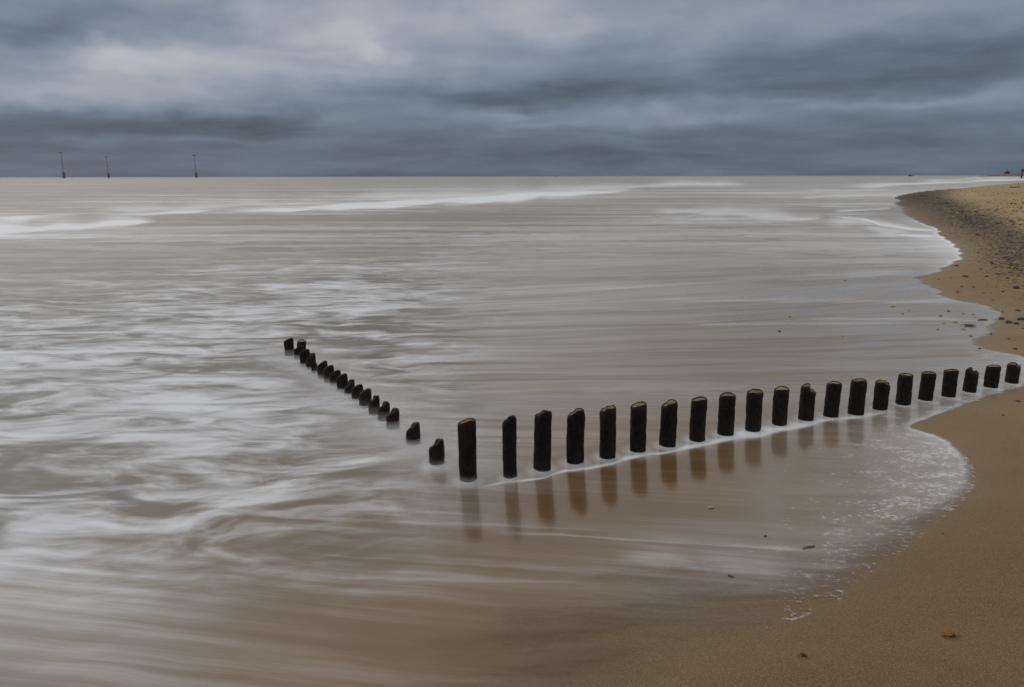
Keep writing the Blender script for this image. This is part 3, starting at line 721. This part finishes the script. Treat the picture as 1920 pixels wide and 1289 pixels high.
def pebble(p, size, key, rs, label, group=None, cat='pebble'):
    o = bpy.data.objects.new('pebble', PM[key][rs.randrange(3)]); C.objects.link(o)
    o.location = (p.x, p.y, p.z+size*.18); o.scale = (size, size*rs.uniform(.75, 1), size*rs.uniform(.8, 1.1))
    o.rotation_euler = (rs.uniform(-.15, .15), rs.uniform(-.15, .15), rs.uniform(0, 6.28))
    return tag(o, label, cat, group)
rs = random.Random(5)
# (x, y, width px, material, label)
NAMED = [(1435,1006,7,'dark','black pebble alone in the thin sheet of water near the streak of foam'),
 (1370,1081,11,'green','greenish grey pebble with foam around it below the white streak of foam'),
 (1768,1001,4,'dark','tiny dark pebble on the bare wet sand right of the suds'),
 (1881,779,6,'dark','dark pebble on smooth sand below the last posts'),
 (1909,753,7,'dark','dark pebble on smooth sand close under the end post at the right edge'),
 (1903,655,7,'dark','black pebble alone on the sand just above the white swash edge'),
 (1906,541,12,'slate','largest flat slate blue stone at the right edge of the beach'),
 (1880,548,6,'dark','black pebble on sand left of the large slate blue stone'),
 (1914,600,13,'slate','long slate blue stone at the right edge beside the flat black one'),
 (1891,605.5,11,'dark','flat black stone on sand beside the slate stone at the right edge'),
 (1906,608.5,8,'slate','small slate stone just below the long slate blue stone'),
 (1877.6,599,9,'slate','thin grey slate stone at the edge of the swash'),
 (1909,583,8,'dark','dark stone above the long slate blue stone'),
 (1858,627,5,'dark','dark pebble at the tip of the notch of wet sand'),
 (1819,631,5,'dark','dark pebble in shallow water just under the brown weed'),
 (1824,637,3,'dark','tiny pebble in shallow water below the pebble under the weed'),
 (1758.5,618.5,5,'dark','round dark pebble in the water left of the weed clump'),
 (1763,593.5,5,'dark','round dark pebble in the water above the thin foam line'),
 (1778,584.5,6,'slate','grey pebble in the upper shallow water, a foam ring round it'),
 (1806,588.7,4,'dark','small dark pebble in the swash between the grey pebble and the beach'),
 (1824.7,591,4,'dark','small dark pebble in the swash above the foamy driftwood'),
 (1829,595.5,4,'brown','brown pebble touching the foamy driftwood'),
 (1692.4,589,4,'brown','brown pebble in the water, left of the round dark ones'),
 (1704,583,3,'dark','tiny dark pebble in the water just right of the tan stone'),
 (1673.7,575.6,9,'tan','flat tan stone lying in the swash, farthest left of the tan ones'),
 (1769,607,5,'tan','small tan stone in the thin line of foam'),
 (1791,605,9,'tan','flat tan stone in the thin line of foam left of the driftwood'),
 (1837,654.5,5,'dark','dark pebble at the start of the white swash edge above the posts'),
 (1481,595,4,'brown','lone brown pebble far out in the middle of the smooth swash'),
 (1462,622,6,'slate','lone grey pebble in smooth water, lower of the two far out'),
 (1585,527,3,'dark','tiny dark speck of a pebble in the upper swash'),
 (1580,631,3,'brown','tiny brown pebble in the smooth swash above the middle posts'),
 (1760,525,4,'dark','dark pebble on the sand inside the notch of the upper beach'),
 (1803,538,5,'brown','brown pebble on sand below the long strip of weed'),
 (1826,539,5,'brown','pair sized brown pebble right of the one under the weed strip'),
 (1819.6,489,6,'pale','white stone on the sand beside the foamy tip of the swash'),
 (1859,493.6,8,'slate','slate stone at the left tip of the dark shingle'),
 (1889,522.7,6,'slate','slate pebble on sand between the shingle and the big slate stone'),
 (1844,550,4,'brown','small brown pebble alone on the sand under the slate pebble')]
used_pts = []
for x, y, wpx, key, lab in NAMED:
    p = ground(x, y); D = (p-CAM).length; pebble(p, wpx*.5*D/F, key, rs, lab, 'single stones lying on the wet sand')
    used_pts.append((x, y))
def weed(x, y, wpx, hpx, n, material, label, seed, kind='seaweed', height=.6):
    """a tangle of flat curled ribbons"""
    q = random.Random(seed); p = ground(x, y); D = (p-CAM).length; a = wpx*.5*D/F; b = min(a*.9, max(hpx*.5*D*D/(F*CAM.z)*.55, a*.25)); verts = []; faces = []
    for _ in range(n):
        cx, cy = q.gauss(0, .28)*a, q.gauss(0, .28)*b; dr = q.uniform(0, 6.28); L = a*q.uniform(.3, .7); wd = a*q.uniform(.05, .11)
        px_, py_, pz = cx, cy, q.uniform(.0, .25)*a*height; bi = len(verts); S_ = 7
        for k in range(S_):
            nx, ny = -math.sin(dr), math.cos(dr)
            ww = wd*(1-.6*abs(k/(S_-1)-.5)*2)
            lift = math.sin(k/(S_-1)*math.pi)*a*.22*height
            for s_, zz in ((1, .0), (-1, .35*wd)):
                verts.append((px_+nx*ww*s_, py_+ny*ww*s_, pz+lift+zz+.002)); 
            verts.append((px_, py_, pz+lift-.3*wd))
            dr += q.uniform(-.75, .75); px_ += math.cos(dr)*L/S_; py_ += math.sin(dr)*L/S_
        for k in range(S_-1):
            c0 = bi+k*3; c1 = c0+3
            faces += [(c0, c1, c1+1, c0+1), (c0+1, c1+1, c1+2, c0+2), (c0+2, c1+2, c1, c0)]
        e = bi+(S_-1)*3; faces += [(bi, bi+1, bi+2), (e+2, e+1, e)]
    o = link('seaweed' if kind == 'seaweed' else 'driftwood', verts, faces, material); o.location = (p.x, p.y, p.z+.001)
    return tag(o, label, kind)
weed(1780, 1192, 30, 14, 34, WEEDY, 'orange yellow clump of seaweed on the bare sand, lower right', 11)
weed(1508, 1231, 24, 9, 14, WEED, 'dark brown scrap of seaweed on wet sand near the bottom of the photo', 12)
weed(1819, 613, 24, 16, 30, WEED, 'brown clump of seaweed standing in the swash near the beach', 13)
weed(1807, 619, 12, 5, 12, WEEDY, 'small yellowish seaweed bit just left of the brown clump in the swash', 14)
weed(1793, 499, 13, 5, 18, WEED, 'small brown seaweed heap on sand below the foamy swash tip', 15)
weed(1811, 520, 17, 3.5, 18, WEED, 'long flat strip of brown seaweed on the smooth sand', 16)
weed(1797, 549, 13, 2.2, 10, WEED, 'thin dark strand of seaweed on sand, lowest before the swash', 17)
weed(1782, 522, 7, 2, 8, WEEDY, 'faint tan seaweed scrap left of the long strip', 18)
weed(1879, 586, 7, 6, 12, WEED, 'upright brown tuft of seaweed at the edge of the swash', 19)
weed(1871, 515, 12, 4, 26, WEED, 'reddish brown seaweed tuft at the lower edge of the shingle', 20)
for i, (x, y, w_, h_) in enumerate([(1781,382,22,4),(1797,388,12,7),(1769,383,16,4),(1853,394,11,8),(1868,397,9,4),(1762,373,14,3),(1805,395,10,4),(1840,353,12,2),(1903,352,22,2.5),(1882,349,16,2),(1895,442,14,5),(1912,455,12,6),(1730,368,16,3)]):
    weed(x, y, w_, h_, 26, WEED, ['wide dark mat of seaweed along the strandline of the upper beach', 'tall dark heap of seaweed right of the wide mat', 'dark seaweed left of the wide mat on the strandline',
      'dark seaweed heap on the pale shingle, alone in the middle', 'small seaweed bit just right of the heap on pale shingle', 'dark seaweed near the far tip of the beach, upper of two',
      'small seaweed bit below the tall dark heap', 'thin dark line of seaweed on the crest of the beach, left one', 'thin dark line of seaweed on the crest at the right edge', 'thin dark line of seaweed on the crest, middle one',
      'dark seaweed caught in the brown shingle at the right edge, upper', 'dark seaweed caught in the brown shingle at the right edge, lower', 'dark seaweed on the brown shingle at the very tip'][i], 40+i, height=.25)
def stick(x, y, wpx, ang, label, seed, material=WOOD, thick=.09):
    q = random.Random(seed); p = ground(x, y); D = (p-CAM).length; L = wpx*D/F; verts = []; faces = []; n_ = 9; K = 8
    for k in range(n_):
        u = k/(n_-1); cx = (u-.5)*L; cy = .06*L*math.sin(u*4+q.random()); rr = L*thick*(.55+.6*math.sin(u*math.pi))*q.uniform(.8, 1.15)
        for i in range(K):
            a = 6.2832*i/K; verts.append((cx, cy+rr*math.cos(a)*1.2, rr*math.sin(a)*.8+rr*.35))
    for k in range(n_-1):
        for i in range(K):
            j = (i+1) % K; faces.append((k*K+i, k*K+j, (k+1)*K+j, (k+1)*K+i))
    faces += [tuple(range(K))[::-1], tuple(range((n_-1)*K, n_*K))]
    o = link('driftwood', verts, faces, material); o.location = p; o.rotation_euler = (0, 0, ang)
    return tag(o, label, 'driftwood')
stick(1516, 1027, 26, .5, 'flat piece of driftwood in thin water with foam caught behind it', 3)
stick(1842, 601, 16, .15, 'reddish driftwood piece in the swash with white foam at its tip', 4, WEED, .12)
stick(1333, 953, 11, .3, 'pale tan piece of shell or wood lying in thin water before the posts', 5, ST['tan'], .22)

# shingle: the 250 largest showing are stones of their own, the rest one bed
def sample_shingle():
    pts = []
    q = np.random.default_rng(11)
    def scatter(n, ctr, wid_px, size):    # along a line on the beach
        cx = [c[0] for c in ctr]; cy = [c[1] for c in ctr]
        seg = q.uniform(0, len(ctr)-1, n); x = np.interp(seg, range(len(ctr)), cx); y = np.interp(seg, range(len(ctr)), cy)
        hy = np.interp(seg, range(len(ctr)), wid_px)
        x = x+q.normal(0, 1, n)*hy*2.2; y = y+q.normal(0, 1, n)*hy
        for a, b in zip(x, y):
            if b > 337 and a < 1990: pts.append((a, b, size*math.exp(q.normal(0, .38)), 0))
    scatter(1500, [(1700,372),(1740,372),(1780,392),(1815,410),(1850,425)], [3,6,7,7,8], .030)
    scatter(1700, [(1800,410),(1850,420),(1890,440),(1915,470),(1960,500)], [7,8,11,16,20], .021)
    scatter(520, [(1880,470),(1900,490),(1935,505)], [8,9,12], .021)
    scatter(150, [(1770,425),(1850,470),(1880,510),(1905,560),(1920,600)], [10,14,18,26,30], .017)
    xs = q.uniform(1770, 1990, 2600); ys = 342+(q.random(2600)**1.3)*85
    for a, b in zip(xs, ys):
        pts.append((a, b, .034*math.exp(q.normal(0, .4)), 1))
    return pts
raw = sample_shingle()
ax = np.array([[r_[0], r_[1]] for r_ in raw]); pos = []
P0 = np.array([list(ray(x, y)) for x, y in ax]); tt = -CAM.z/P0[:, 2]
for _ in range(14):
    G = P0*tt[:, None]; sdg = shore(G[:, :2]); zz = land_z(G[:, :2], sdg); tt = (np.maximum(zz, 0)-CAM.z)/P0[:, 2]
G = P0*tt[:, None]; sdg = shore(G[:, :2]); zz = land_z(G[:, :2], sdg)
ok = (sdg < -.12) & (np.abs(CAM.z+G[:, 2]-zz) < .05) & (tt > 0) & (tt < 260)
items = [(G[i, 0], G[i, 1], zz[i], raw[i][2], raw[i][3], tt[i], ax[i]) for i in range(len(raw)) if ok[i]]
items.sort(key=lambda r_: -r_[3]/r_[5]*(1.0 if r_[6][0] < 1915 else .01))
LAB = {'slate': 'small slate blue pebble among the scattered stones at the foot of the shingle', 'dark': 'small black flint pebble among the scattered stones at the foot of the shingle',
       'brown': 'small brown flint pebble among the scattered stones at the foot of the shingle', 'tan': 'small tan pebble among the scattered stones at the foot of the shingle',
       'pale': 'small whitish pebble among the scattered stones at the foot of the shingle', 'green': 'small greenish grey pebble among the scattered stones at the foot of the shingle'}
for it in items[:250]:
    key = rs.choices(['slate', 'dark', 'brown', 'green', 'tan'], [2.2, 4, 4, .7, .8])[0]
    o = pebble(Vector(it[:3]), it[3], key, rs, LAB[key], '%s pebbles at the foot of the shingle' % key)
def shingle_material():
    m, t = mat('mixed_shingle'); c_ = t.new('ShaderNodeVertexColor', layer_name='stone').outputs[0]
    pos_ = t.new('ShaderNodeNewGeometry').outputs['Position']
    n_ = t.noise(pos_, 60, 3, .6)
    c2 = t.mix(t.m('MULTIPLY', t.ramp(n_, .4, .7), .35), c_, (.05, .04, .03))
    principled(t, Base_Color=c2, Roughness=.6)
    return m
bm = stone_verts(random.Random(3), 1); bv = np.array([list(v_.co) for v_ in bm.verts]); bf = np.array([[v_.index for v_ in f_.verts] for f_ in bm.faces]); bm.free()
rest = items[250:]; V = []; Fc = []; Cc = []
pal = {0: [(.05, .045, .04), (.035, .035, .04), (.09, .055, .035), (.13, .085, .055), (.07, .05, .04), (.2, .15, .1)],
       1: [(.10, .10, .10), (.16, .15, .13), (.22, .15, .08), (.30, .27, .23), (.42, .33, .2), (.07, .08, .09), (.18, .11, .05)]}
for k, it in enumerate(rest):
    a = random.random()*6.28; s = it[3]*random.uniform(.8, 1.2); ca, sa = math.cos(a), math.sin(a)
    v_ = bv*s; v_ = np.column_stack([v_[:, 0]*ca-v_[:, 1]*sa, v_[:, 0]*sa+v_[:, 1]*ca, v_[:, 2]])+np.array([it[0], it[1], it[2]+s*.2])
    V.append(v_); Fc.append(bf+k*len(bv)); Cc += [random.choice(pal[it[4]])]*len(bv)
V = np.vstack(V); Fc = np.vstack(Fc)
me = bpy.data.meshes.new('shingle'); me.from_pydata(V.tolist(), [], Fc.tolist()); me.materials.append(shingle_material())
ca = me.color_attributes.new('stone', 'FLOAT_COLOR', 'POINT'); ca.data.foreach_set('color', np.column_stack([np.array(Cc), np.ones(len(Cc))]).astype(np.float32).ravel())
me.polygons.foreach_set('use_smooth', [True]*len(me.polygons))
o = bpy.data.objects.new('shingle', me); C.objects.link(o); tag(o, 'bed of mixed brown and grey shingle on the upper beach', 'shingle', kind='stuff')

# ------------------------------------------------------------------ far things
M_TOWER = plain('turbine_hazed_grey_paint', (.27, .31, .36), .5, .05, .15, bump=0); M_NAC = plain('turbine_hazed_white_paint', (.36, .40, .45), .4, .05, .1, bump=0)  # tower and blade colours lightened towards the sky, standing in for haze
M_YEL = plain('yellow_transition_paint', (.26, .19, .06), .6, .3, .35, bump=0)
def turbine(x, ytop, scale_d):
    # hub height 62 m fixes the distance
    yb = 333.5-4*x/1920-.9
    hubpx = yb-ytop; D = 62/hubpx*F
    d = ray(x, yb); d.z = 0; d.normalize(); p = Vector((d.x, d.y, 0))*D
    root = empty('wind_turbine', p); root.rotation_euler = (0, 0, -math.atan2(p.x, p.y))
    bm = bmesh.new(); cone(bm, 2.7, 2.5, -2, 13, 16); cone(bm, 4.0, 4.0, 12.4, 13.4, 16); cone(bm, 3.6, 3.6, 4, 4.5, 12)
    for k in range(8):
        a = k*math.pi/4; cone(bm, .12, .12, 13.4, 15, 5, (3.8*math.cos(a), 3.8*math.sin(a)))
    box(bm, (3.2, 0, 6), (.6, 1.2, 14)); from_bm('foundation', bm, M_YEL, root)
    bm = bmesh.new(); cone(bm, 1.35, .8, 13.4, 60, 16); from_bm('tower', bm, M_TOWER, root)
    bm = bmesh.new(); vs = box(bm, (-1., 0, 61.6), (8.5, 2.6, 2.6)); bmesh.ops.bevel(bm, geom=bm.edges[:], offset=.5, segments=2, affect='EDGES')
    n_ = from_bm('nacelle', bm, M_TOWER, root)
    bm = bmesh.new(); cone(bm, 1.7, .5, 0, 3, 12, rot=Matrix.Rotation(R(90), 3, 'Y'), off=(4.0, 0, 61.8)); from_bm('hub', bm, M_NAC, root)
    for k in range(3):
        bm = bmesh.new(); vs = []
        for j, (zz, cw, th_) in enumerate([(1, 1.3, .8), (6, 2.4, .4), (18, 1.5, .2), (28, .7, .12), (29, .3, .1)]):
            vs.append([bm.verts.new((5.2+th_*sx_, cw*sy_*.5, zz)) for sx_, sy_ in ((-.5, -1), (.5, -.6), (.5, .6), (-.5, 1))])
        for a, b in zip(vs[:-1], vs[1:]):
            for i in range(4): bm.faces.new((a[i], a[(i+1) % 4], b[(i+1) % 4], b[i]))
        bm.faces.new(vs[0]); bm.faces.new(vs[-1][::-1])
        bmesh.ops.recalc_face_normals(bm, faces=bm.faces[:])
        bmesh.ops.rotate(bm, cent=(0, 0, 0), matrix=Matrix.Rotation(R(120*k+15), 3, 'X'), verts=bm.verts[:])
        bmesh.ops.translate(bm, vec=(0, 0, 61.8), verts=bm.verts[:])
        from_bm('blade', bm, M_NAC, root)
    return root
for x, yt, lab in ((120, 292.5, 'leftmost offshore wind turbine, grey tower on a yellow base at the horizon'), (203.5, 299, 'smallest offshore wind turbine, middle of the three on the horizon'),
                   (368, 294.5, 'rightmost of three offshore wind turbines, standing apart on the horizon')):
    tag(turbine(x, yt, 1), lab, 'wind turbine', 'offshore wind turbines on the horizon')
M_DK = plain('distant_dark_steel', (.03, .035, .045), .6, .05, .2, bump=0); M_RED = plain('red_beacon_paint', (.17, .04, .045), .6, .3, .2, bump=0); M_DUNE = plain('dune_grass_and_sand', (.13, .105, .08), .9, .01, .35, bump=0)
def boat(x, y, D, L, label, mast=True):
    d = ray(x, y); d.z = 0; d.normalize(); p = d*D; root = empty('ship', (p.x, p.y, 0)); root.rotation_euler = (0, 0, -math.atan2(p.x, p.y)+.15)
    bm = bmesh.new(); vs = []
    for xx, wd in ((-.5, .10), (-.3, .14), (.2, .14), (.5, .01)):
        vs.append([bm.verts.new((xx*L*(.94 if zz < .05 else 1), sy_*wd*L*(.7 if zz < .05 else 1), zz*L)) for sy_, zz in ((-1, .13+.04*(xx > .4)), (-1, -.02), (1, -.02), (1, .13+.04*(xx > .4)))])
    for a, b in zip(vs[:-1], vs[1:]):
        for i in range(4): bm.faces.new((a[i], a[(i+1) % 4], b[(i+1) % 4], b[i]))
    bm.faces.new(vs[0]); bm.faces.new(vs[-1][::-1]); bmesh.ops.recalc_face_normals(bm, faces=bm.faces[:]); from_bm('hull', bm, M_DK, root)
    bm = bmesh.new(); box(bm, (-.08*L, 0, .20*L), (.34*L, .2*L, .14*L)); box(bm, (-.02*L, 0, .30*L), (.18*L, .16*L, .07*L)); from_bm('deckhouse', bm, M_DK, root)
    if mast:
        bm = bmesh.new(); cone(bm, .022*L, .012*L, .32*L, .78*L, 8, (-.05*L, 0)); box(bm, (-.05*L, 0, .56*L), (.22*L, .02*L, .03*L)); from_bm('mast', bm, M_DK, root)
    tag(root, label, 'ship')
boat(1707, 329, 2600, 13.5, 'small dark ship with a short mast on the horizon, left of the beach tip')
boat(1041.5, 331, 3000, 5.5, 'tiny dark boat on the horizon near the middle of the photo')
boat(1841, 329, 2300, 5, 'very small dark boat low on the horizon just left of the far shore', False)
# headland: low dunes far up the coast
def headland():
    xs = np.linspace(1836, 2500, 60); verts = []; faces = []
    for i, x in enumerate(xs):
        d = ray(x, 329.3); d.z = 0; d.normalize(); D = 1500+260*math.exp(-((x-1836)/160))
        hgt = max(.15, (x-1836)/75)**.75*7.5; hgt = min(hgt, 11)+.5*math.sin(i*1.7)+.4*math.sin(i*.73); hgt = hgt if x > 1850 else hgt*.4
        for off, hz in ((0, -.3), (25, .35), (90, .8), (200, 1.0), (500, .8), (900, -.3)):
            p = d*(D+off); verts.append((p.x, p.y, max(hgt, .3)*hz if hz > 0 else -1))
    for i in range(59):
        for j in range(5): a = i*6+j; faces.append((a, a+6, a+7, a+1))
    o = link('headland', verts, faces, M_DUNE); o['kind'] = 'structure'
headland()
def lookout():
    d = ray(1888, 326); d.z = 0; d.normalize(); p = d*1680; root = empty('pier_building', (p.x, p.y, 5.6)); root.scale = (.75, .75, .75)
    bm = bmesh.new(); box(bm, (0, 0, 1.2), (9, 6, 3.6)); from_bm('wall', bm, M_DK, root)
    bm = bmesh.new(); cone(bm, 5.8, .6, 3.0, 7.6, 4, rot=Matrix.Rotation(R(45), 3, 'Z')); from_bm('roof', bm, M_DK, root)
    bm = bmesh.new(); cone(bm, .35, .2, 7.4, 11.5, 8); from_bm('mast', bm, M_DK, root)
    tag(root, 'small dark peaked building with a mast on the far low shore', 'building')
lookout()
def beacon():
    D = 760.; d = ray(1915.3, 333); d.z = 0; d.normalize(); p = d*D; root = empty('groyne_beacon', (p.x, p.y, 0))
    bm = bmesh.new(); cone(bm, .55, .42, -.5, 5.4, 10); cone(bm, .8, .8, -.5, .7, 10); from_bm('pole', bm, M_DK, root)
    bm = bmesh.new(); cone(bm, 1.15, 1.15, 5.0, 7.6, 14); from_bm('topmark', bm, M_RED, root)
    tag(root, 'dark marker pole with a red can topmark at the right edge beyond the beach crest', 'beacon')
beacon()
